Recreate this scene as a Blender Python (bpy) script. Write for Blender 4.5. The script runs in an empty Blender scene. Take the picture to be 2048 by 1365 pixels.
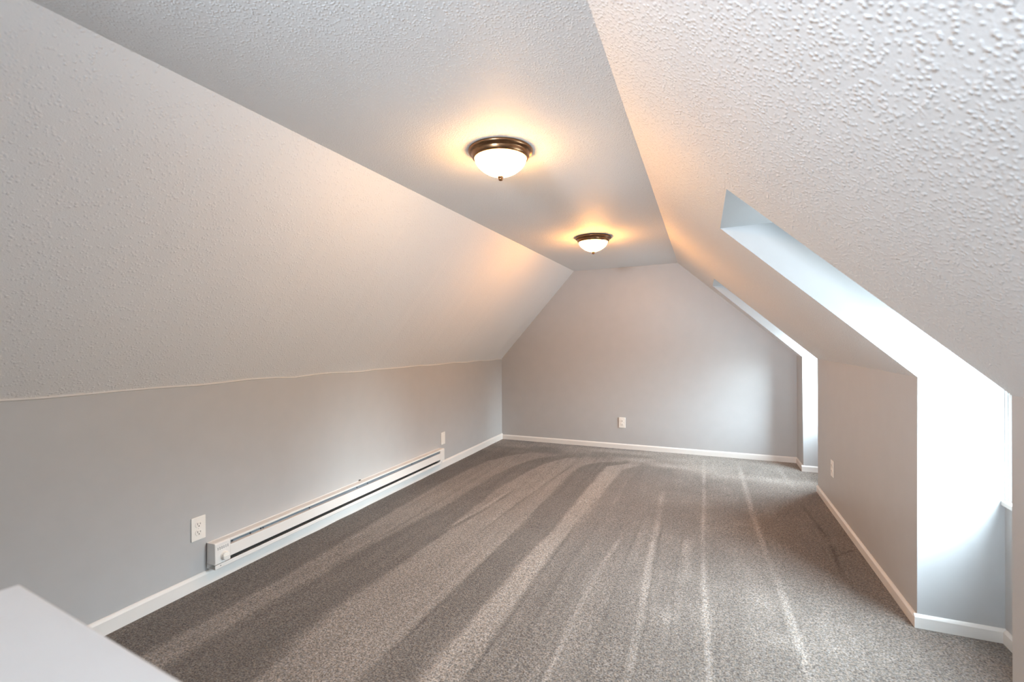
import bpy, bmesh, math, random
import numpy as np
from mathutils import Vector, Matrix

random.seed(4)
rng = np.random.default_rng(4)
scene = bpy.context.scene
COL = scene.collection

# ------------------------------------------------------------------ camera
FPX = 939.9155
cam_data = bpy.data.cameras.new('camera')
cam_data.sensor_width = 36.0
cam_data.lens = FPX * 36.0 / 2048.0
cam_data.clip_start = 0.02
cam_data.dof.use_dof = True
cam_data.dof.focus_distance = 3.6
cam_data.dof.aperture_fstop = 3.2
cam = bpy.data.objects.new('camera', cam_data)
COL.objects.link(cam)
yaw, pit, rol = (math.radians(a) for a in (22.415, 0.1527, 0.3275))
R0 = Vector((math.cos(yaw), math.sin(yaw), 0))
D0 = Vector((-math.sin(yaw), math.cos(yaw), 0))
Z0 = Vector((0, 0, 1))
D1 = D0 * math.cos(pit) - Z0 * math.sin(pit)
U1 = D0 * math.sin(pit) + Z0 * math.cos(pit)
# camera axes in the world, turned by the small roll
Rr = R0 * math.cos(rol) - U1 * math.sin(rol)
Ur = U1 * math.cos(rol) + R0 * math.sin(rol)
rot = Matrix((Rr, Ur, -D1)).transposed()
cam.matrix_world = Matrix.Translation((0, 0, 1.22)) @ rot.to_4x4()
scene.camera = cam

# ------------------------------------------------------------------ view
scene.view_settings.view_transform = 'Standard'
scene.view_settings.look = 'None'
scene.view_settings.gamma = 1.0
scene.view_settings.exposure = 0.12
scene.view_settings.use_curve_mapping = False
scene.cycles.max_bounces = 12
scene.cycles.diffuse_bounces = 6
scene.cycles.transparent_max_bounces = 12
scene.cycles.sample_clamp_indirect = 6.0
scene.cycles.caustics_reflective = False
scene.cycles.caustics_refractive = False
scene.cycles.use_denoising = True

# ------------------------------------------------------------------ sky (overcast) and daylight
SKY = 98.0
world = bpy.data.worlds.new('world')
scene.world = world
world.use_nodes = True
nt = world.node_tree
nt.nodes.clear()
wo = nt.nodes.new('ShaderNodeOutputWorld')
bg = nt.nodes.new('ShaderNodeBackground')
tc = nt.nodes.new('ShaderNodeTexCoord')
sp = nt.nodes.new('ShaderNodeSeparateXYZ')
mr = nt.nodes.new('ShaderNodeMapRange')
mr.inputs['From Min'].default_value = -1.0
mr.inputs['From Max'].default_value = 1.0
cr = nt.nodes.new('ShaderNodeValToRGB')
e = cr.color_ramp.elements
# unseen ground and horizon tones shaped for the fill light; bright cloud above
e[0].position = 0.0; e[0].color = (0.145, 0.175, 0.20, 1)
e[1].position = 1.0; e[1].color = (0.36, 0.43, 0.50, 1)
n = e.new(0.42); n.color = (0.125, 0.15, 0.17, 1)
n = e.new(0.48); n.color = (0.07, 0.08, 0.075, 1)
n = e.new(0.54); n.color = (0.10, 0.115, 0.12, 1)
n = e.new(0.62); n.color = (0.42, 0.49, 0.55, 1)
n = e.new(0.72); n.color = (0.70, 0.84, 0.96, 1)
nt.links.new(tc.outputs['Generated'], sp.inputs[0])
nt.links.new(sp.outputs['Z'], mr.inputs['Value'])
nt.links.new(mr.outputs[0], cr.inputs[0])
nt.links.new(cr.outputs[0], bg.inputs['Color'])
bg.inputs['Strength'].default_value = SKY
nt.links.new(bg.outputs[0], wo.inputs[0])

# hazy sun low over the dormer side, veiled by thin cloud
sun_d = bpy.data.lights.new('hazy_sun', 'SUN')
sun_d.energy = 3.0
sun_d.angle = math.radians(17)
sun_d.color = (0.86, 0.94, 1.0)
sun = bpy.data.objects.new('hazy_sun', sun_d)
sun.rotation_euler = Vector((-3.144, 0.62, -0.72)).to_track_quat('-Z', 'Y').to_euler()
sun.location = (6, 0, 3)
COL.objects.link(sun)


def area(name, loc, direction, w, h, portal=False, energy=0, color=(1, 1, 1)):
    d = bpy.data.lights.new(name, 'AREA')
    d.shape = 'RECTANGLE'
    d.size, d.size_y = w, h
    d.energy = energy
    d.color = color
    d.cycles.is_portal = portal
    o = bpy.data.objects.new(name, d)
    o.location = loc
    o.rotation_euler = Vector(direction).to_track_quat('-Z', 'Y').to_euler()
    COL.objects.link(o)
    return o


# bounced camera flash: real light thrown from behind the camera towards the right-hand slope
fl = bpy.data.lights.new('bounced_flash', 'SPOT')
fl.energy = 650.0
fl.color = (0.76, 0.88, 1.0)
fl.spot_size = math.radians(94)
fl.spot_blend = 1.0
fl.shadow_soft_size = 0.22
flo = bpy.data.objects.new('bounced_flash', fl)
flo.location = (-0.72, -1.4, 1.66)
flo.rotation_euler = Vector((0.62, 1.6, 0.58)).to_track_quat('-Z', 'Y').to_euler()
COL.objects.link(flo)

# emission and tint of the two lit glass bowls, nearer and farther (the farther has the warmer bulb)
LAMPS = ((84.0, (1.0, 0.50, 0.17), (1.0, 0.55, 0.21)), (138.0, (1.0, 0.40, 0.085), (1.0, 0.45, 0.115)))

# ------------------------------------------------------------------ materials


def new_mat(name):
    m = bpy.data.materials.new(name)
    m.use_nodes = True
    t = m.node_tree
    b = t.nodes['Principled BSDF']
    return m, t, b


def tex_coord(t, scale=(1, 1, 1)):
    c = t.nodes.new('ShaderNodeTexCoord')
    mp = t.nodes.new('ShaderNodeMapping')
    mp.inputs['Scale'].default_value = scale
    t.links.new(c.outputs['Object'], mp.inputs[0])
    return mp.outputs[0]


def noise(t, vec, scale, detail=2.0, rough=0.5):
    n = t.nodes.new('ShaderNodeTexNoise')
    n.inputs['Scale'].default_value = scale
    n.inputs['Detail'].default_value = detail
    n.inputs['Roughness'].default_value = rough
    t.links.new(vec, n.inputs['Vector'])
    return n.outputs['Fac']


def ramp(t, fac, stops):
    r = t.nodes.new('ShaderNodeValToRGB')
    el = r.color_ramp.elements
    el[0].position, el[0].color = stops[0][0], (*stops[0][1], 1)
    el[1].position, el[1].color = stops[-1][0], (*stops[-1][1], 1)
    for p, c in stops[1:-1]:
        k = el.new(p); k.color = (*c, 1)
    t.links.new(fac, r.inputs[0])
    return r.outputs[0]


def bump(t, b, height, strength, dist):
    n = t.nodes.new('ShaderNodeBump')
    n.inputs['Strength'].default_value = strength
    n.inputs['Distance'].default_value = dist
    t.links.new(height, n.inputs['Height'])
    t.links.new(n.outputs[0], b.inputs['Normal'])


def plain(name, col, rough=0.5, metal=0.0, var=0.03, spec=0.4, bscale=260, bstr=0.05):
    m, t, b = new_mat(name)
    v = tex_coord(t)
    f = noise(t, v, 9.0, 3)
    lo = tuple(c * (1 - var) for c in col); hi = tuple(min(1, c * (1 + var)) for c in col)
    t.links.new(ramp(t, f, [(0.3, lo), (0.7, hi)]), b.inputs['Base Color'])
    b.inputs['Roughness'].default_value = rough
    b.inputs['Metallic'].default_value = metal
    b.inputs['Specular IOR Level'].default_value = spec
    if bstr:
        bump(t, b, noise(t, v, bscale, 2), bstr, 0.001)
    return m


def math_node(t, op, a, bv):
    n = t.nodes.new('ShaderNodeMath'); n.operation = op
    for i, s in enumerate((a, bv)):
        if isinstance(s, (int, float)):
            n.inputs[i].default_value = s
        else:
            t.links.new(s, n.inputs[i])
    return n.outputs[0]


def texture_paint(name, col, blob, strength, lo_, hi_):
    """white paint over sprayed splatter texture: flat blobs standing proud"""
    m, t, b = new_mat(name)
    v = tex_coord(t)
    vo = t.nodes.new('ShaderNodeTexVoronoi')
    vo.feature = 'F1'
    vo.inputs['Scale'].default_value = blob
    vo.inputs['Randomness'].default_value = 1.0
    wv = t.nodes.new('ShaderNodeMix'); wv.data_type = 'RGBA'; wv.inputs[0].default_value = 0.005
    wn = t.nodes.new('ShaderNodeTexNoise'); wn.inputs['Scale'].default_value = blob * 1.3
    t.links.new(v, wn.inputs['Vector'])
    t.links.new(v, wv.inputs[6]); t.links.new(wn.outputs['Color'], wv.inputs[7])
    t.links.new(wv.outputs[2], vo.inputs['Vector'])
    dots = ramp(t, vo.outputs['Distance'], [(0.08, (1, 1, 1)), (0.30, (0.55, 0.55, 0.55)), (0.48, (0, 0, 0))])
    some = ramp(t, noise(t, v, blob * 0.45, 2.0), [(lo_, (0, 0, 0)), (hi_, (1, 1, 1))])
    fine = noise(t, v, blob * 2.7, 2.0, 0.6)
    h = math_node(t, 'ADD', math_node(t, 'MULTIPLY', dots, some), math_node(t, 'MULTIPLY', fine, 0.35))
    tint = noise(t, v, 1.3, 2)
    lo = tuple(c * 0.975 for c in col)
    t.links.new(ramp(t, tint, [(0.3, lo), (0.7, col)]), b.inputs['Base Color'])
    b.inputs['Roughness'].default_value = 0.62
    b.inputs['Specular IOR Level'].default_value = 0.35
    bump(t, b, h, strength, 0.004)
    return m


M_ceil = texture_paint('white_splatter_paint', (0.80, 0.798, 0.795), 88, 0.42, 0.40, 0.58)
M_ceil2 = texture_paint('white_heavy_splatter_paint', (0.80, 0.798, 0.795), 108, 0.55, 0.26, 0.50)
M_ceil3 = texture_paint('white_fine_splatter_paint', (0.80, 0.798, 0.795), 125, 0.45, 0.25, 0.50)
M_wall = plain('grey_wall_paint', (0.45, 0.449, 0.448), 0.42, var=0.015, spec=0.4, bscale=140, bstr=0.06)
M_trim = plain('white_trim_paint', (0.74, 0.715, 0.685), 0.35, var=0.012, bstr=0.02)
M_cap = plain('white_cap_paint', (0.67, 0.665, 0.66), 0.30, var=0.012, bstr=0.02)
M_heat = plain('white_enamel_metal', (0.77, 0.75, 0.725), 0.32, var=0.01, spec=0.5, bstr=0.0)
M_gal = plain('grey_galvanised_metal', (0.30, 0.345, 0.385), 0.4, metal=0.35, var=0.10, bstr=0.02)
M_dark = plain('cavity_shade_dark', (0.035, 0.037, 0.042), 0.6, var=0.1, bstr=0.0)
M_fin = plain('shade_toned_aluminium_fin', (0.06, 0.06, 0.057), 0.5, metal=0.4, var=0.1, bstr=0.0)  # aluminium toned down for the shade inside the heater
M_plastic = plain('ivory_white_plastic', (0.83, 0.80, 0.75), 0.3, var=0.01, spec=0.5, bstr=0.0)
M_slot_shade = plain('slot_shade_grey', (0.17, 0.165, 0.155), 0.5, var=0.1, bstr=0.0)
M_slot = plain('dark_slot', (0.05, 0.045, 0.04), 0.6, var=0.05, bstr=0.0)
M_vent = plain('grey_vent_recess', (0.20, 0.20, 0.21), 0.5, var=0.05, bstr=0.0)
M_steel = plain('dull_steel', (0.45, 0.44, 0.43), 0.35, metal=0.9, var=0.05, bstr=0.0)
M_vinyl = plain('white_vinyl', (0.85, 0.86, 0.86), 0.3, var=0.01, bstr=0.0)


def bronze():
    m, t, b = new_mat('brushed_bronze')
    v = tex_coord(t, (1, 1, 6))
    f = noise(t, v, 30, 4)
    t.links.new(ramp(t, f, [(0.3, (0.17, 0.088, 0.046)), (0.7, (0.28, 0.155, 0.080))]), b.inputs['Base Color'])
    b.inputs['Metallic'].default_value = 0.95
    b.inputs['Roughness'].default_value = 0.28
    return m


def lit_glass(power, c0, c1):
    m, t, b = new_mat('lit_frosted_glass')
    v = tex_coord(t)
    f = noise(t, v, 14, 4, 0.6)
    t.links.new(ramp(t, f, [(0.3, c0), (0.7, c1)]), b.inputs['Emission Color'])
    b.inputs['Base Color'].default_value = (0.9, 0.8, 0.65, 1)
    b.inputs['Roughness'].default_value = 0.25
    b.inputs['Emission Strength'].default_value = power
    return m


def pane_mat():
    m, t, b = new_mat('clear_window_glass')
    t.nodes.remove(b)
    out = [n for n in t.nodes if n.type == 'OUTPUT_MATERIAL'][0]
    tr = t.nodes.new('ShaderNodeBsdfTransparent'); tr.inputs[0].default_value = (0.95, 0.97, 0.96, 1)
    gl = t.nodes.new('ShaderNodeBsdfGlossy'); gl.inputs['Roughness'].default_value = 0.02
    fr = t.nodes.new('ShaderNodeFresnel'); fr.inputs['IOR'].default_value = 1.45
    mx = t.nodes.new('ShaderNodeMixShader')
    ge = t.nodes.new('ShaderNodeNewGeometry')     # reflect only at the outer faces of the thin pane
    t.links.new(math_node(t, 'MULTIPLY', fr.outputs[0], math_node(t, 'SUBTRACT', 1.0, ge.outputs['Backfacing'])), mx.inputs[0]); t.links.new(tr.outputs[0], mx.inputs[1]); t.links.new(gl.outputs[0], mx.inputs[2])
    t.links.new(mx.outputs[0], out.inputs[0])
    return m


def carpet_mat():
    m, t, b = new_mat('grey_brown_cut_pile_carpet')
    v = tex_coord(t)
    at = t.nodes.new('ShaderNodeAttribute'); at.attribute_name = 'nap_and_daylight'
    nap_and_daylight = at.outputs['Fac']
    tuft = noise(t, v, 150, 2.5, 0.62)
    tuft2 = noise(t, v, 62, 2.0, 0.55)
    mixed = math_node(t, 'ADD', math_node(t, 'MULTIPLY', tuft, 0.72), math_node(t, 'MULTIPLY', tuft2, 0.28))
    spk = ramp(t, mixed, [(0.37, (0.36, 0.355, 0.35)), (0.50, (0.98, 0.98, 0.98)), (0.63, (1.75, 1.75, 1.75))])
    napc = ramp(t, nap_and_daylight, [(0.0, (0.080, 0.068, 0.058)), (0.5, (0.164, 0.143, 0.126)), (1.0, (0.305, 0.272, 0.242))])
    hue = ramp(t, noise(t, v, 95, 1.0), [(0.35, (1.06, 0.99, 0.92)), (0.65, (0.95, 1.0, 1.06))])
    m1 = t.nodes.new('ShaderNodeMix'); m1.data_type = 'RGBA'; m1.blend_type = 'MULTIPLY'; m1.inputs[0].default_value = 1
    t.links.new(napc, m1.inputs[6]); t.links.new(spk, m1.inputs[7])
    m2 = t.nodes.new('ShaderNodeMix'); m2.data_type = 'RGBA'; m2.blend_type = 'MULTIPLY'; m2.inputs[0].default_value = 1
    t.links.new(m1.outputs[2], m2.inputs[6]); t.links.new(hue, m2.inputs[7])
    t.links.new(m2.outputs[2], b.inputs['Base Color'])
    b.inputs['Roughness'].default_value = 0.95
    b.inputs['Specular IOR Level'].default_value = 0.1
    b.inputs['Sheen Weight'].default_value = 0.12
    bump(t, b, mixed, 0.55, 0.012)
    return m


M_bronze = bronze(); M_pane = pane_mat(); M_carpet = carpet_mat()

# ------------------------------------------------------------------ helpers


def link(name, me, mat=None, parent=None):
    o = bpy.data.objects.new(name, me)
    COL.objects.link(o)
    if mat is not None:
        me.materials.append(mat)
    if parent is not None:
        o.parent = parent
    return o


def bm_obj(name, bm, mat, parent=None, smooth=False, loc=None):
    bmesh.ops.recalc_face_normals(bm, faces=bm.faces[:])
    me = bpy.data.meshes.new(name)
    bm.to_mesh(me); bm.free()
    if smooth:
        for p in me.polygons:
            p.use_smooth = True
    o = link(name, me, mat, parent)
    if loc is not None:
        o.location = loc
    return o


def polys(name, verts, faces, mat, parent=None):
    me = bpy.data.meshes.new(name)
    me.from_pydata([tuple(v) for v in verts], [], faces)
    me.update()
    return link(name, me, mat, parent)


def box(bm, x0, x1, y0, y1, z0, z1, bev=0.0, seg=2):
    vs = [bm.verts.new(p) for p in ((x0, y0, z0), (x1, y0, z0), (x1, y1, z0), (x0, y1, z0),
                                    (x0, y0, z1), (x1, y0, z1), (x1, y1, z1), (x0, y1, z1))]
    fs = [bm.faces.new([vs[i] for i in f]) for f in
          ((3, 2, 1, 0), (4, 5, 6, 7), (0, 1, 5, 4), (1, 2, 6, 5), (2, 3, 7, 6), (3, 0, 4, 7))]
    if bev:
        es = list({e for f in fs for e in f.edges})
        bmesh.ops.bevel(bm, geom=es, offset=bev, segments=seg, profile=0.6, affect='EDGES')


def boxo(name, dims, mat, parent=None, bev=0.002, seg=2):
    bm = bmesh.new()
    box(bm, *dims, bev=bev, seg=seg)
    return bm_obj(name, bm, mat, parent)


def lathe(bm, prof, n=48, cap0=False, cap1=False):
    rings = []
    for r, z in prof:
        if r < 1e-6:
            rings.append([bm.verts.new((0, 0, z))])
        else:
            rings.append([bm.verts.new((r * math.cos(2 * math.pi * k / n), r * math.sin(2 * math.pi * k / n), z)) for k in range(n)])
    for a, b in zip(rings, rings[1:]):
        for k in range(n):
            k2 = (k + 1) % n
            if len(a) == 1 and len(b) == 1:
                continue
            if len(a) == 1:
                bm.faces.new((a[0], b[k], b[k2]))
            elif len(b) == 1:
                bm.faces.new((a[k], b[0], a[k2]))
            else:
                bm.faces.new((a[k], b[k], b[k2], a[k2]))


def prism(bm, prof, y0, y1):
    """closed profile of (x, z) points pushed along y"""
    a = [bm.verts.new((x, y0, z)) for x, z in prof]
    b = [bm.verts.new((x, y1, z)) for x, z in prof]
    k = len(prof)
    for i in range(k):
        j = (i + 1) % k
        bm.faces.new((a[i], a[j], b[j], b[i]))
    bm.faces.new(a[::-1]); bm.faces.new(b)


def props(o, label, cat, group=None, kind=None):
    o['label'] = label
    if cat:
        o['category'] = cat
    if group:
        o['group'] = group
    if kind:
        o['kind'] = kind
    return o


def struct(o, label, cat):
    return props(o, label, cat, kind='structure')


def empty(name, loc, rz=0.0):
    o = bpy.data.objects.new(name, None)
    o.empty_display_size = 0.1
    o.location = loc
    o.rotation_euler = (0, 0, rz)
    COL.objects.link(o)
    return o


# ------------------------------------------------------------------ room measures (metres)
XL, XR, YB, YF = -2.326, 0.818, 5.300, -1.60
XW = 1.099                      # inner face of the dormer window walls
N0, N1, D0y, D1y = 1.809, 2.474, 4.368, 4.992
NZ = 1.742                      # dormer ceiling height
ZR = 1.0525


def zl(y): return 0.9865 - 0.0062 * (y - YB)
def zc(y): return 2.010 - 0.0105 * (y - YB)
def zcr(y): return 2.028 - 0.0065 * (y - YB)
def xcl(y): return -1.406 + 0.026 * (y - YB)
def xcr(y): return -0.272 - 0.0015 * (y - YB)
def slope_x(z, y): return XR + (xcr(y) - XR) * (z - ZR) / (zcr(y) - ZR)


# floor: dense grid carrying the lie of the pile (vacuum stripes) and some painted daylight -------------
stripe = {
    'e1': [(-2.04, 1.2), (-2.03, 1.7), (-2.04, 2.2), (-2.08, 2.8), (-2.09, 3.4), (-2.07, 3.95), (-2.03, 4.3), (-1.92, 4.55), (-1.76, 4.75), (-1.5, 4.9)],
    'e2': [(-1.868, 1.14), (-1.87, 1.5), (-1.85, 1.83), (-1.86, 2.18), (-1.81, 2.59), (-1.775, 3.07), (-1.77, 3.5), (-1.76, 3.9), (-1.70, 4.28), (-1.60, 4.56), (-1.42, 4.76), (-1.2, 4.9)],
    'e3': [(-1.50, 1.2), (-1.54, 1.4), (-1.56, 1.6), (-1.555, 1.8), (-1.545, 2.1), (-1.55, 2.65), (-1.575, 3.1), (-1.585, 3.6), (-1.53, 4.06), (-1.47, 4.37), (-1.34, 4.67), (-1.1, 4.9)],
    'e4': [(-1.138, 1.37), (-1.149, 1.7), (-1.145, 2.1), (-1.13, 2.6), (-1.118, 3.1), (-1.135, 3.66), (-1.14, 4.2), (-1.10, 4.45), (-0.98, 4.62), (-0.75, 4.75)],
    'e5': [(-0.957, 1.45), (-0.953, 1.82), (-0.947, 2.03), (-0.945, 2.4), (-0.915, 2.82), (-0.907, 3.3), (-0.903, 3.8), (-0.897, 4.15), (-0.89, 4.5), (-0.7, 4.7)],
    'e6': [(-0.816, 1.47), (-0.818, 1.87), (-0.815, 2.19), (-0.812, 2.64), (-0.795, 2.9), (-0.778, 3.25), (-0.765, 3.7), (-0.742, 4.2), (-0.72, 4.45), (-0.6, 4.65)],
}
lines = [  # polyline points (x, y), half width, strength
    ([(-0.322, 3.9), (-0.302, 3.25), (-0.287, 2.55), (-0.272, 2.13), (-0.257, 1.5)], 0.020, 0.42),
    ([(-0.024, 5.2), (-0.018, 3.76), (-0.023, 3.1), (-0.014, 2.5), (0.005, 1.9), (0.008, 1.3)], 0.013, 0.36),
    ([(0.285, 5.1), (0.293, 4.4), (0.294, 3.62), (0.312, 2.96), (0.330, 2.63), (0.336, 2.26), (0.345, 1.9)], 0.018, 0.36),
    ([(0.62, 5.09), (0.65, 4.4)], 0.022, 0.3),
    ([(-0.489, 2.93), (-0.531, 2.42), (-0.543, 1.9), (-0.53, 1.4)], 0.012, 0.32),
    ([(-1.20, 4.44), (-1.252, 3.8), (-1.295, 3.3), (-1.33, 2.6)], 0.007, -0.40),
    ([(-1.44, 3.5), (-1.475, 3.03), (-1.537, 2.65), (-1.55, 2.2)], 0.014, -0.45),
    ([(-1.46, 3.5), (-1.505, 3.03), (-1.56, 2.65)], 0.012, 0.30),
    ([(0.64, 4.0), (0.685, 3.32), (0.646, 2.92), (0.66, 2.72), (0.69, 2.55)], 0.012, -0.40),
    ([(-0.80, 3.1), (-0.80, 2.4), (-0.80, 1.3)], 0.008, -0.28),
    ([(-1.125, 3.4), (-1.13, 2.6), (-1.14, 1.4)], 0.008, -0.30),
    ([(-1.86, 3.0), (-1.88, 2.2), (-1.88, 1.3)], 0.007, -0.22),
    ([(-0.66, 3.2), (-0.70, 2.4), (-0.68, 1.4)], 0.007, -0.26),
    ([(-0.27, 3.3), (-0.26, 2.6), (-0.235, 1.5)], 0.007, -0.24),
    ([(-0.40, 3.4), (-0.42, 2.5), (-0.40, 1.5)], 0.007, -0.22),
    ([(-0.14, 3.2), (-0.15, 2.4), (-0.13, 1.5)], 0.007, -0.18),
]
xs = np.arange(XL, XW + 0.16, 0.0115)
ys = np.concatenate([np.arange(YF, 0.9, 0.10), np.arange(0.9, YB + 0.03, 0.018)])
GX, GY = np.meshgrid(xs, ys)


def smooth_noise(px, py, sx, sy, seed):
    r = np.random.default_rng(seed)
    g = r.random((64, 64))
    u, v = (px * sx) % 64, (py * sy) % 64
    i, j = u.astype(int), v.astype(int)
    fu, fv = u - i, v - j
    fu, fv = fu * fu * (3 - 2 * fu), fv * fv * (3 - 2 * fv)
    i1, j1 = (i + 1) % 64, (j + 1) % 64
    return (g[i, j] * (1 - fu) * (1 - fv) + g[i1, j] * fu * (1 - fv) + g[i, j1] * (1 - fu) * fv + g[i1, j1] * fu * fv) - 0.5


def xat(pl, yy):
    p = sorted(pl, key=lambda q: q[1])
    return np.interp(yy, [q[1] for q in p], [q[0] for q in p])


def step(a, w): return np.clip(a / w + 0.5, 0, 1)


jit = smooth_noise(GX, GY, 9, 5, 1) * 0.012 + smooth_noise(GX, GY, 40, 40, 11) * 0.012
vals = [('e1', 0.24, 0.64), ('e2', 0.64, 0.27), ('e3', 0.27, 0.68), ('e4', 0.68, 0.30), ('e5', 0.30, 0.82), ('e6', 0.82, 0.50)]
nap_and_daylight = np.full_like(GX, 0.24)
for k, a, b_ in vals:
    ex = xat(stripe[k], GY)
    nap_and_daylight += (b_ - a) * step(GX - ex + jit, 0.030 + 0.03 * np.clip((2.4 - GY) / 1.2, 0, 1))
far = np.clip((GY - 4.62 + 0.30 * np.clip(GX + 0.7, 0, 1)) / 0.22, 0, 1)              # brushed across by the back wall, reaching nearer where dormer daylight is painted
cross_daylit = 0.50 + 0.45 * smooth_noise(GX, GY, 3.0, 7.0, 2) + 0.30 * np.clip((GX + 1.6) / 1.2, 0, 1)  # blotchy brushing, plus the farther dormer's daylight painted in towards the right
nap_and_daylight = nap_and_daylight * (1 - far) + cross_daylit * far
amp = np.clip((3.6 - GY) / 1.5, 0.25, 1)
nap_and_daylight += 0.16 * smooth_noise(GX + 0.03 * np.sin(GY), GY, 30, 0.9, 3) * (GX > -1.2) * amp
nap_and_daylight += 0.16 * smooth_noise(GX, GY, 5, 4, 5) * (GX > -0.4)
nap_and_daylight += 0.10 * smooth_noise(GX, GY, 14, 11, 6)
nap_and_daylight += 0.16 * smooth_noise(GX, GY, 38, 1.3, 12) * (GX < -0.5)
nap_and_daylight += 0.10 * smooth_noise(GX, GY, 55, 40, 13)
for pl, hw, st in lines:
    yy = [q[1] for q in pl]
    ex = xat(pl, GY)
    fade = np.clip((GY - min(yy)) / 0.25 + 0.4, 0, 1) * np.clip((max(yy) - GY) / 0.25 + 0.2, 0, 1)
    brk = np.clip(0.75 + 1.2 * smooth_noise(GX * 0.2, GY, 5, 6, int(abs(st) * 1000) + len(pl)), 0, 1)
    nap_and_daylight += st * fade * brk * np.clip(1.4 - np.abs(GX - ex + jit * 0.3) / hw, 0, 1)
# scuffs left by shoes: a light flick in the middle and a dark pressed mark near the short wall
for cx, cy, rx, ry, a in [(-0.11, 2.93, 0.03, 0.10, 0.3), (-0.10, 2.66, 0.025, 0.15, 0.22), (0.25, 2.42, 0.06, 0.13, 0.24),
                          (-0.17, 2.15, 0.04, 0.08, 0.22), (0.28, 2.15, 0.05, 0.06, 0.2), (0.2, 3.4, 0.05, 0.05, 0.12)]:
    nap_and_daylight += a * np.exp(-(((GX - cx) / rx) ** 2 + ((GY - cy) / ry) ** 2))
tt = np.clip((GX - 0.68) / 0.085, 0, 1)
dd = np.hypot(GX - (0.68 + 0.085 * tt), GY - (3.126 + 0.10 * tt))
nap_and_daylight -= 0.5 * np.clip(1.3 - dd / 0.012, 0, 1)
nap_and_daylight = np.clip(nap_and_daylight, 0, 1)

ny, nx = GX.shape
co = np.empty((ny * nx, 3))
co[:, 0] = GX.ravel(); co[:, 1] = GY.ravel()
co[:, 2] = ((nap_and_daylight - 0.5) * 0.002 + smooth_noise(GX, GY, 6, 6, 8) * 0.003).ravel() * (GX.ravel() < 0.8)
idx = np.arange(ny * nx).reshape(ny, nx)
quads = np.stack([idx[:-1, :-1], idx[:-1, 1:], idx[1:, 1:], idx[1:, :-1]], -1).reshape(-1, 4)
me = bpy.data.meshes.new('floor')
me.vertices.add(len(co)); me.vertices.foreach_set('co', co.ravel())
me.loops.add(quads.size); me.loops.foreach_set('vertex_index', quads.ravel())
me.polygons.add(len(quads)); me.polygons.foreach_set('loop_start', np.arange(0, quads.size, 4))
me.update(calc_edges=True)
me.polygons.foreach_set('use_smooth', np.ones(len(quads), dtype=bool))
at = me.attributes.new('nap_and_daylight', 'FLOAT', 'POINT'); at.data.foreach_set('value', nap_and_daylight.ravel().astype(np.float32))
floor = link('floor', me, M_carpet)
struct(floor, 'grey brown carpet with light and dark vacuum stripes', 'carpet')

# left knee wall, left slope, flat ceiling ------------------------------------
ysL = np.linspace(YF, YB, 47)
wob = [0.0035 * math.sin(k * 1.7) + 0.003 * random.uniform(-1, 1) for k in range(len(ysL))]
wob[0] = wob[-1] = 0
v, f = [], []
for y, w in zip(ysL, wob):
    v += [(XL, y, 0), (XL, y, zl(y) + w)]
for k in range(len(ysL) - 1):
    a = 2 * k; f.append((a, a + 2, a + 3, a + 1))
struct(polys('wall_left', v, f, M_wall), 'low grey knee wall behind the long heater', 'wall')
v, f = [], []
for y, w in zip(ysL, wob):
    v += [(XL, y, zl(y) + w), (xcl(y), y, zc(y))]
for k in range(len(ysL) - 1):
    a = 2 * k; f.append((a, a + 2, a + 3, a + 1))
struct(polys('ceiling_slope', v, f, M_ceil), 'white textured sloping ceiling above the heater wall', 'ceiling')
v, f = [], []
for y in ysL:
    v += [(xcl(y), y, zc(y)), (xcr(y), y, zcr(y))]
for k in range(len(ysL) - 1):
    a = 2 * k; f.append((a, a + 2, a + 3, a + 1))
struct(polys('ceiling', v, f, M_ceil3), 'flat white textured ceiling strip carrying both lamps', 'ceiling')
# thin bead of white paint lapping from slope onto the wall
bm = bmesh.new()
rings = []
for y, w in zip(ysL, wob):
    z = zl(y) + w
    t_ = 0.0045 + 0.0015 * random.random()
    rings.append([bm.verts.new(p) for p in ((XL, y, z + 0.001), (XL + t_, y, z + 0.0015), (XL + t_ * 0.8, y, z - t_), (XL, y, z - t_ * 1.5))])
for a, b_ in zip(rings, rings[1:]):
    for k in range(3):
        bm.faces.new((a[k], a[k + 1], b_[k + 1], b_[k]))
struct(bm_obj('trim_1', bm, M_trim), 'thin white paint bead where slope meets the heater wall', 'trim')

# back wall -------------------------------------------------------------------
struct(polys('wall_back', [(XL, YB, 0), (XR + 0.03, YB, 0), (XR + 0.03, YB, ZR + 0.02), (xcr(YB) + 0.02, YB, zcr(YB) + 0.02), (xcl(YB), YB, zc(YB)), (XL, YB, zl(YB))],
             [(0, 1, 2, 3, 4, 5)], M_wall), 'grey gable wall at the far end of the room', 'wall')

# right slope with two dormer openings ---------------------------------------
NT = (slope_x(NZ, 2.45), 2.452, NZ + 0.004)     # far top corner of the near opening
NS = (slope_x(NZ, N0), N0 - 0.006, NZ)
DT = (slope_x(NZ - 0.012, D1y), D1y - 0.03, NZ - 0.012)
DS = (slope_x(NZ - 0.012, D0y), D0y - 0.02, NZ - 0.012)
K = {'n0': (XR, N0, 1.0500), 'n1': (XR, 2.463, 1.0540), 'd0': (XR, D0y + 0.004, 1.0550), 'd1': (XR, D1y + 0.022, 1.0480), 'b': (XR, YB, ZR), 'f': (XR, YF, 1.045)}
F_ = {'n0': (XR, N0, 0), 'n1': (XR, 2.477, 0), 'd0': (XR, D0y, 0), 'd1': (XR + 0.004, D1y, 0), 'b': (XR + 0.004, YB, 0), 'f': (XR, YF, 0)}


def top(y): return (xcr(y), y, zcr(y))


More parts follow.
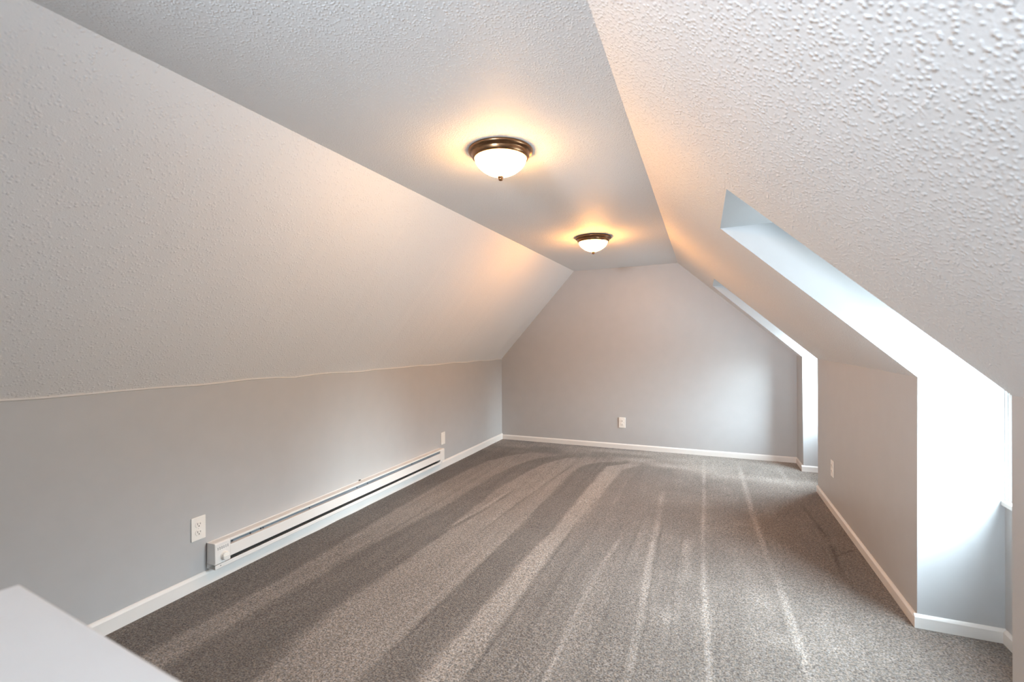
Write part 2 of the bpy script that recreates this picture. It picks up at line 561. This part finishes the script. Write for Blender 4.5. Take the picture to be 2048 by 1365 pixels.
sv = [K['f'], K['n0'], NS, NT, K['n1'], K['d0'], DS, DT, K['d1'], K['b'],
      top(YB), top(DT[1]), top(DS[1]), top(NT[1]), top(NS[1]), top(YF)]
sf = [(0, 1, 2, 14, 15), (2, 3, 13, 14), (3, 4, 5, 6, 12, 13), (6, 7, 11, 12), (7, 8, 9, 10, 11)]
bm = bmesh.new()
bvs = [bm.verts.new(p) for p in sv]
for q in sf:
    bm.faces.new([bvs[i] for i in q])
bmesh.ops.triangulate(bm, faces=bm.faces[:])
struct(bm_obj('ceiling_slope', bm, M_ceil2), 'white textured sloping ceiling cut by the two dormers', 'ceiling')

# right knee wall pieces
struct(polys('wall_right', [F_['f'], F_['n0'], K['n0'], K['f']], [(0, 1, 2, 3)], M_wall), 'dark knee wall sliver at the near right edge', 'wall')
struct(polys('wall_right', [F_['n1'], F_['d0'], K['d0'], K['n1']], [(0, 1, 2, 3)], M_wall), 'shaded grey knee wall between the two dormers', 'wall')
struct(polys('wall_right', [F_['d1'], F_['b'], K['b'], K['d1']], [(0, 1, 2, 3)], M_wall), 'narrow grey wall strip between far dormer and gable wall', 'wall')


def dormer(k0, k1, s, t, wy0, wy1, wz0, wz1, which):
    """cheeks, ceiling and window wall of one dormer; s/t = near/far top corners on the slope"""
    y0, y1 = F_[k0][1], F_[k1][1]
    zt = s[2] + 0.028
    c0, c1 = (XW, y0, zt), (XW, y1, zt)
    o = polys('wall_dormer', [F_[k1], (XW, y1, 0), c1, t, K[k1]], [(0, 1, 2, 3, 4)], M_wall)
    struct(o, 'pale dormer side wall facing the camera, ' + which, 'wall')
    o = polys('wall_dormer', [F_[k0], (XW, y0, 0), c0, s, K[k0]], [(0, 4, 3, 2, 1)], M_wall)
    struct(o, 'hidden dormer side wall nearer the camera, ' + which, 'wall')
    o = polys('ceiling_dormer', [s, t, c1, c0], [(0, 1, 2, 3)], M_wall)
    struct(o, 'small flat ceiling inside the dormer, ' + which, 'ceiling')
    # window wall with a hole and a shallow reveal
    X2 = XW + 0.012
    v = [(XW, y0, 0), (XW, y1, 0), (XW, y1, zt), (XW, y0, zt),
         (XW, wy0, wz0), (XW, wy1, wz0), (XW, wy1, wz1), (XW, wy0, wz1),
         (X2, wy0, wz0), (X2, wy1, wz0), (X2, wy1, wz1), (X2, wy0, wz1)]
    f = [(0, 1, 5, 4), (1, 2, 6, 5), (2, 3, 7, 6), (3, 0, 4, 7), (4, 5, 9, 8), (5, 6, 10, 9), (6, 7, 11, 10), (7, 4, 8, 11)]
    struct(polys('wall_dormer', v, f, M_wall), 'dormer window wall below and around the window, ' + which, 'wall')
    return X2


def window(name, X2, wy0, wy1, wz0, wz1, label):
    w = empty(name, (X2, (wy0 + wy1) / 2, wz0))
    struct(w, label, 'window')
    hw, hh = (wy1 - wy0) / 2, wz1 - wz0

    def ring(nm, a, b_, z0, z1, x0, x1, th, mat, par):
        bm = bmesh.new()
        box(bm, x0, x1, a, a + th, z0, z1, 0.002)
        box(bm, x0, x1, b_ - th, b_, z0, z1, 0.002)
        box(bm, x0, x1, a + th, b_ - th, z0, z0 + th, 0.002)
        box(bm, x0, x1, a + th, b_ - th, z1 - th, z1, 0.002)
        return bm_obj(nm, bm, mat, par)
    ring('window_frame', -hw, hw, 0, hh, 0.0, 0.035, 0.012, M_vinyl, w)
    mid = hh * 0.5
    for z0, z1, x in ((0.012, mid + 0.010, 0.003), (mid - 0.010, hh - 0.012, 0.018)):
        s_ = ring('sash', -hw + 0.012, hw - 0.012, z0, z1, x, x + 0.014, 0.018, M_vinyl, w)
        boxo('pane', (x + 0.005, x + 0.009, -hw + 0.028, hw - 0.028, z0 + 0.016, z1 - 0.016), M_pane, s_, bev=0)
    boxo('window_sill', (-0.026, 0.0, -hw, hw, -0.012, 0.008), M_trim, w, bev=0.004)
    area('window_portal', (X2 + 0.04, (wy0 + wy1) / 2, (wz0 + wz1) / 2), (-1, 0, 0), wy1 - wy0, hh, portal=True)


W1 = (1.83, 2.474, 0.56, 1.45)
W2 = (4.51, 4.985, 0.54, 1.41)
X2 = dormer('n0', 'n1', NS, NT, *W1, 'nearer dormer')
window('window_1', X2, *W1, 'bright sash window seen as a sliver in nearer dormer')
dormer('d0', 'd1', DS, DT, *W2, 'farther dormer')
window('window_2', X2, *W2, 'bright sash window hidden inside the farther dormer')

# wall behind the camera
struct(polys('wall_front', [(XL, YF, 0), (XR, YF, 0), K['f'], top(YF), (xcl(YF), YF, zc(YF)), (XL, YF, zl(YF))],
             [(0, 5, 4, 3, 2, 1)], M_wall), 'grey gable wall behind the camera', 'wall')

# ------------------------------------------------------------------ baseboards
BH, BT = 0.062, 0.012


def baseboard(name, p0, p1, side, label, h=BH, wav=False):
    """moulded board from p0 to p1 along the floor; side = unit normal into the room"""
    p0, p1, side = Vector((*p0, 0)), Vector((*p1, 0)), Vector((*side, 0)).normalized()
    prof = [(0, -0.004), (BT, -0.004), (BT, h * 0.80), (BT * 0.72, h * 0.90), (BT * 0.45, h * 0.97), (0.002, h), (0, h)]
    n_ = max(2, int((p1 - p0).length / 0.12))
    bm = bmesh.new()
    rings = []
    for k in range(n_ + 1):
        c = p0.lerp(p1, k / n_)
        dz = (random.uniform(-1, 1) * 0.0012 if wav else 0)
        rings.append([bm.verts.new(c + side * a + Vector((0, 0, z + (dz if z > 0 else 0)))) for a, z in prof])
    for a, b_ in zip(rings, rings[1:]):
        for k in range(len(prof) - 1):
            bm.faces.new((a[k], a[k + 1], b_[k + 1], b_[k]))
    bm.faces.new(rings[0]); bm.faces.new(rings[-1][::-1])
    struct(bm_obj(name, bm, M_trim), label, 'baseboard')


baseboard('baseboard_left', (XL, YF), (XL, YB), (1, 0), 'white baseboard under the heater along the left knee wall', 0.070, True)
baseboard('baseboard_back', (XL + BT, YB), (XR, YB), (0, -1), 'white baseboard along the far gable wall', 0.056)
baseboard('baseboard_right', (XR, 2.477), (XR, D0y), (-1, 0), 'tan lit baseboard along the wall between the dormers', 0.052)
baseboard('baseboard_right', (XR + 0.004, D1y), (XR + 0.004, YB), (-1, 0), 'short baseboard beside the gable wall corner', 0.052)
baseboard('baseboard_right', (XR, YF), (XR, N0), (-1, 0), 'baseboard on the near right knee wall', 0.052)
baseboard('baseboard_dormer', (XR - BT, 2.477), (XW, 2.477), (0, -1), 'white baseboard across the nearer dormer side wall', 0.056)
baseboard('baseboard_dormer', (XR - BT, D1y), (XW, D1y), (0, -1), 'white baseboard across the farther dormer side wall', 0.054)
baseboard('baseboard_dormer', (XW, N0), (XW, 2.465), (-1, 0), 'baseboard under the nearer dormer window', 0.056)
baseboard('baseboard_dormer', (XW, D0y), (XW, D1y - 0.012), (-1, 0), 'baseboard under the farther dormer window', 0.054)

# ------------------------------------------------------------------ ceiling lamps


def lamp(x, y, z, power, label):
    t = empty('ceiling_lamp', (x, y, z))
    props(t, label, 'lamp', 'flush ceiling lamps')
    bm = bmesh.new()
    lathe(bm, [(0.0, 0.0), (0.128, 0.0), (0.1385, -0.003), (0.1415, -0.009), (0.1415, -0.013), (0.138, -0.019), (0.1315, -0.0225),
               (0.128, -0.0235), (0.1265, -0.028), (0.1245, -0.036), (0.1205, -0.043), (0.1165, -0.0455), (0.112, -0.0445), (0.110, -0.040), (0.0, -0.036)], 72)
    bm_obj('canopy_pan', bm, M_bronze, t, True)
    bm = bmesh.new()
    prof = []
    for k in range(19):
        t_ = (k / 18) ** 0.8 if k else 0.0
        prof.append((0.1125 * max(0.0, 1 - t_ ** 2) ** 0.72, -0.040 - 0.082 * t_))
    lathe(bm, prof, 64)
    g = bm_obj('glass_bowl', bm, lit_glass(*power), t, True)
    bm = bmesh.new()
    lathe(bm, [(0.0, -0.118), (0.0125, -0.118), (0.0135, -0.121), (0.0125, -0.125), (0.0095, -0.127), (0.0105, -0.132), (0.0080, -0.137), (0.0, -0.1385)], 20)
    bm_obj('finial', bm, M_bronze, t, True)
    return t


lamp(-0.828, 1.888, zc(1.888) + 0.0095, LAMPS[0], 'lit bronze rimmed bowl lamp, the larger and nearer one on the flat ceiling')
lamp(-0.826, 3.710, zc(3.710) + 0.0095, LAMPS[1], 'lit bronze rimmed bowl lamp, the smaller one close to the gable wall')

# ------------------------------------------------------------------ electric outlets


def outlet(loc, rz, label, duplex=True):
    """plate in the local xz plane, facing local -y"""
    t = empty('wall_outlet', loc, rz)
    props(t, label, 'outlet', 'wall outlets')
    boxo('cover_plate', (-0.0355, 0.0355, -0.006, 0.0, -0.0575, 0.0575), M_plastic, t, bev=0.0028, seg=3)
    if duplex:
        for s in (1, -1):
            bm = bmesh.new()
            n_ = 28
            ring = []
            for k in range(n_):
                a = 2 * math.pi * k / n_
                ring.append((0.0172 * math.cos(a), max(-0.0135, min(0.0135, 0.0172 * math.sin(a)))))
            a0 = [bm.verts.new((px, -0.0055, pz + s * 0.0195)) for px, pz in ring]
            a1 = [bm.verts.new((px, -0.0078, pz + s * 0.0195)) for px, pz in ring]
            a2 = [bm.verts.new((px * 0.94, -0.0084, pz * 0.94 + s * 0.0195)) for px, pz in ring]
            for q, r_ in ((a0, a1), (a1, a2)):
                for k in range(n_):
                    bm.faces.new((q[k], q[(k + 1) % n_], r_[(k + 1) % n_], r_[k]))
            bm.faces.new(a2)
            face = bm_obj('receptacle', bm, M_plastic, t)
            for nm, (x0, x1, z0, z1) in (('slot', (-0.0078, -0.0056, -0.001, 0.0085)), ('slot', (0.0056, 0.0078, 0.000, 0.0075))):
                boxo(nm, (x0, x1, -0.0088, -0.0078, z0 + s * 0.0195, z1 + s * 0.0195), M_slot, face, bev=0)
            bm = bmesh.new()
            q = [bm.verts.new((0.0028 * math.cos(a), -0.0087, -0.0072 + s * 0.0195 + 0.0028 * math.sin(a))) for a in [math.pi * 2 * k / 14 for k in range(14)]]
            q2 = [bm.verts.new((v_.co.x, -0.0078, v_.co.z)) for v_ in q]
            bm.faces.new(q)
            for k in range(14):
                bm.faces.new((q[k], q[(k + 1) % 14], q2[(k + 1) % 14], q2[k]))
            bm_obj('ground_hole', bm, M_slot, face)
        scr = [0.0]
    else:
        boxo('insert', (-0.0168, 0.0168, -0.0088, -0.005, -0.0335, 0.0335), M_plastic, t, bev=0.0015)
        scr = [0.048, -0.048]
    for z in scr:
        bm = bmesh.new()
        lathe(bm, [(0.0, 0.0016), (0.0022, 0.0012), (0.0032, 0.0), (0.0032, -0.001)], 14)
        bmesh.ops.rotate(bm, verts=bm.verts[:], cent=(0, 0, 0), matrix=Matrix.Rotation(math.radians(90), 3, 'X'))
        bmesh.ops.translate(bm, verts=bm.verts[:], vec=(0, -0.0062, z))
        bm_obj('screw', bm, M_plastic, t)
    return t


# local -y must face the room: +x for the left wall (rz=90), -x for the right (rz=-90), -y for the back (rz=0)
outlet((XL, 1.552, 0.296), math.radians(90), 'white duplex outlet above the thermostat end of the heater')
outlet((XL, 3.891, 0.283), math.radians(90), 'small white outlet above the far end cap of the heater', False)
outlet((-0.865, YB, 0.291), 0.0, 'white duplex outlet on the far gable wall')
outlet((XR, 3.892, 0.305), math.radians(-90), 'cream outlet on the shaded wall between the dormers')

# ------------------------------------------------------------------ baseboard heater
H0, H1, HT = 1.594, 3.815, 0.062       # ends along y, depth
heater = empty('baseboard_heater', (XL, H0, 0.0))
props(heater, 'long white electric baseboard heater on the left knee wall', 'heater')
L = H1 - H0
C0, C1 = 0.083, L - 0.074              # control box ends / far cap starts
bm = bmesh.new()
prism(bm, [(0.001, 0.078), (0.004, 0.078), (0.004, 0.207), (0.001, 0.207)], 0, L)
bm_obj('back_plate', bm, M_heat, heater)
bm = bmesh.new()   # top cover folding down over the front
prism(bm, [(0.004, 0.2045), (0.052, 0.2085), (HT - 0.001, 0.2075), (HT, 0.205), (HT, 0.198), (HT - 0.002, 0.198), (HT - 0.003, 0.204), (0.052, 0.206), (0.004, 0.202)], C0, C1)
bm_obj('top_cover', bm, M_heat, heater)
bm = bmesh.new()   # dark sheet standing in for the shade inside the cavity
prism(bm, [(0.005, 0.081), (0.007, 0.081), (0.007, 0.202), (0.005, 0.202)], C0, C1)
bm_obj('cavity_shade_sheet', bm, M_dark, heater)
bm = bmesh.new()   # grey deflector seen through the outlet slot
prism(bm, [(HT - 0.012, 0.170), (HT - 0.010, 0.170), (HT - 0.024, 0.1890), (HT - 0.026, 0.1890)], C0, C1)
defl = bm_obj('deflector', bm, M_gal, heater)
for yy in (0.105, 0.21, 0.275, 0.29, 0.62, 1.05, 1.16, 1.72):
    bm = bmesh.new()
    lathe(bm, [(0.0, 0.0012), (0.0038, 0.0012), (0.0038, -0.001)], 12)
    bmesh.ops.rotate(bm, verts=bm.verts[:], cent=(0, 0, 0), matrix=Matrix.Rotation(math.radians(57), 3, 'Y'))
    bmesh.ops.translate(bm, verts=bm.verts[:], vec=(HT - 0.0165, yy, 0.1795 + 0.004 * random.random()))
    bm_obj('hole', bm, M_dark, defl)
bm = bmesh.new()   # flat front panel
prism(bm, [(HT - 0.004, 0.1765), (HT - 0.001, 0.1765), (HT, 0.1745), (HT, 0.1195), (HT - 0.001, 0.1180), (HT - 0.004, 0.1180)], C0, C1)
bm_obj('front_panel', bm, M_heat, heater)
bm = bmesh.new()   # lower lip, runs from end to end
prism(bm, [(0.004, 0.0775), (HT - 0.003, 0.0775), (HT - 0.001, 0.0795), (HT - 0.001, 0.0985), (HT - 0.002, 0.0995), (HT - 0.003, 0.0985), (HT - 0.003, 0.0795), (0.004, 0.0795)], 0.002, L - 0.03)
bm_obj('bottom_lip', bm, M_heat, heater)
boxo('slot_shade_filler', (0.0075, HT - 0.0035, C0 + 0.001, C1 - 0.001, 0.0800, 0.0960), M_slot_shade, heater, bev=0)  # added grey block; its colour stands for the shade in the lower slot
bm = bmesh.new()   # finned element inside
for k in range(70):
    y = C0 + 0.03 + k * (C1 - C0 - 0.06) / 69
    box(bm, 0.012, 0.044, y, y + 0.002, 0.108, 0.158)
box(bm, 0.024, 0.032, C0, C1, 0.129, 0.137)
o = bm_obj('heating_fins', bm, M_fin, heater); o['kind'] = 'stuff'
bm = bmesh.new()   # control box with rounded front edge
prism(bm, [(0.001, 0.1025), (HT - 0.0005, 0.1025), (HT + 0.0005, 0.104), (HT + 0.0005, 0.203), (HT - 0.002, 0.2075), (0.052, 0.2095), (0.001, 0.2055)], 0.0, C0)
bmesh.ops.bevel(bm, geom=[e_ for e_ in bm.edges if abs(e_.verts[0].co.y - e_.verts[1].co.y) < 1e-6 and min(e_.verts[0].co.x, e_.verts[1].co.x) > 0.05], offset=0.0015, segments=2, affect='EDGES')
ctrl = bm_obj('control_box', bm, M_heat, heater)
for k in range(6):
    y = 0.014 + k * 0.0105
    bm = bmesh.new()
    box(bm, HT - 0.001, HT + 0.0016, y, y + 0.0045, 0.1725, 0.1775, 0.001, 1)
    box(bm, HT - 0.001, HT + 0.0016, y, y + 0.0045, 0.1795, 0.1850, 0.001, 1)
    bm_obj('vent_slot', bm, M_vent, ctrl)
bm = bmesh.new()   # thermostat knob, skirted with finger ridges
kp = []
lathe(bm, [(0.0215, 0.0), (0.0215, 0.003), (0.0195, 0.0045), (0.0185, 0.013), (0.0170, 0.0155), (0.0, 0.0165)], 36)
for v_ in bm.verts:
    if 0.004 < v_.co.z < 0.016:
        a = math.atan2(v_.co.y, v_.co.x)
        s_ = 1 + 0.03 * math.cos(12 * a)
        v_.co.x *= s_; v_.co.y *= s_
box(bm, -0.002, 0.002, -0.0165, 0.0165, 0.015, 0.0195, 0.001, 1)
bmesh.ops.rotate(bm, verts=bm.verts[:], cent=(0, 0, 0), matrix=Matrix.Rotation(math.radians(90), 3, 'Y'))
bmesh.ops.translate(bm, verts=bm.verts[:], vec=(HT + 0.0005, 0.050, 0.1345))
bm_obj('thermostat_knob', bm, M_plastic, heater)
for (y, z) in ((0.031, 0.0905), (L - 0.05, 0.0905)):
    bm = bmesh.new()
    lathe(bm, [(0.0, 0.0016), (0.0026, 0.0012), (0.0034, 0.0), (0.0034, -0.001)], 14)
    bmesh.ops.rotate(bm, verts=bm.verts[:], cent=(0, 0, 0), matrix=Matrix.Rotation(math.radians(90), 3, 'Y'))
    bmesh.ops.translate(bm, verts=bm.verts[:], vec=(HT - 0.001, y, z))
    bm_obj('screw', bm, M_steel, heater)
bm = bmesh.new()
prism(bm, [(0.001, 0.1005), (HT, 0.1005), (HT + 0.0005, 0.102), (HT + 0.0005, 0.203), (HT - 0.002, 0.2075), (0.052, 0.2095), (0.001, 0.2055)], C1, L)
cap = bm_obj('end_cap', bm, M_heat, heater)
bm = bmesh.new()
for d in ((C1 + 0.018, C1 + 0.020, 0.122, 0.188), (C1 + 0.052, C1 + 0.054, 0.122, 0.188), (C1 + 0.018, C1 + 0.054, 0.122, 0.124), (C1 + 0.018, C1 + 0.054, 0.186, 0.188)):
    box(bm, HT, HT + 0.0015, d[0], d[1], d[2], d[3])
bm_obj('embossed_rim', bm, M_heat, cap)
boxo('foot', (0.004, HT - 0.012, C1 + 0.004, L - 0.018, 0.076, 0.101), M_heat, heater, bev=0.001)
boxo('clip', (0.001, 0.010, 1.118, 1.135, 0.207, 0.2115), M_slot, heater, bev=0.001)

# ------------------------------------------------------------------ half wall by the stairs, close to the camera
hw = empty('half_wall', (-0.843, 0.3262, 0.0), math.radians(-5.4))
props(hw, 'low half wall with wide flat white top, close by at the bottom left corner', 'half wall')
boxo('wall_cap', (0.0, 1.35, -0.30, 0.0, 0.872, 0.900), M_cap, hw, bev=0.004, seg=3)
boxo('wall_body', (0.022, 1.33, -0.278, -0.022, 0.0, 0.855), M_wall, hw, bev=0.001)
bm = bmesh.new()
for d in ((0.010, 1.342, -0.022, -0.008), (0.010, 1.342, -0.292, -0.278), (0.008, 0.022, -0.280, -0.020)):
    box(bm, *d, 0.845, 0.872, 0.003)
bm_obj('moulding', bm, M_trim, hw)
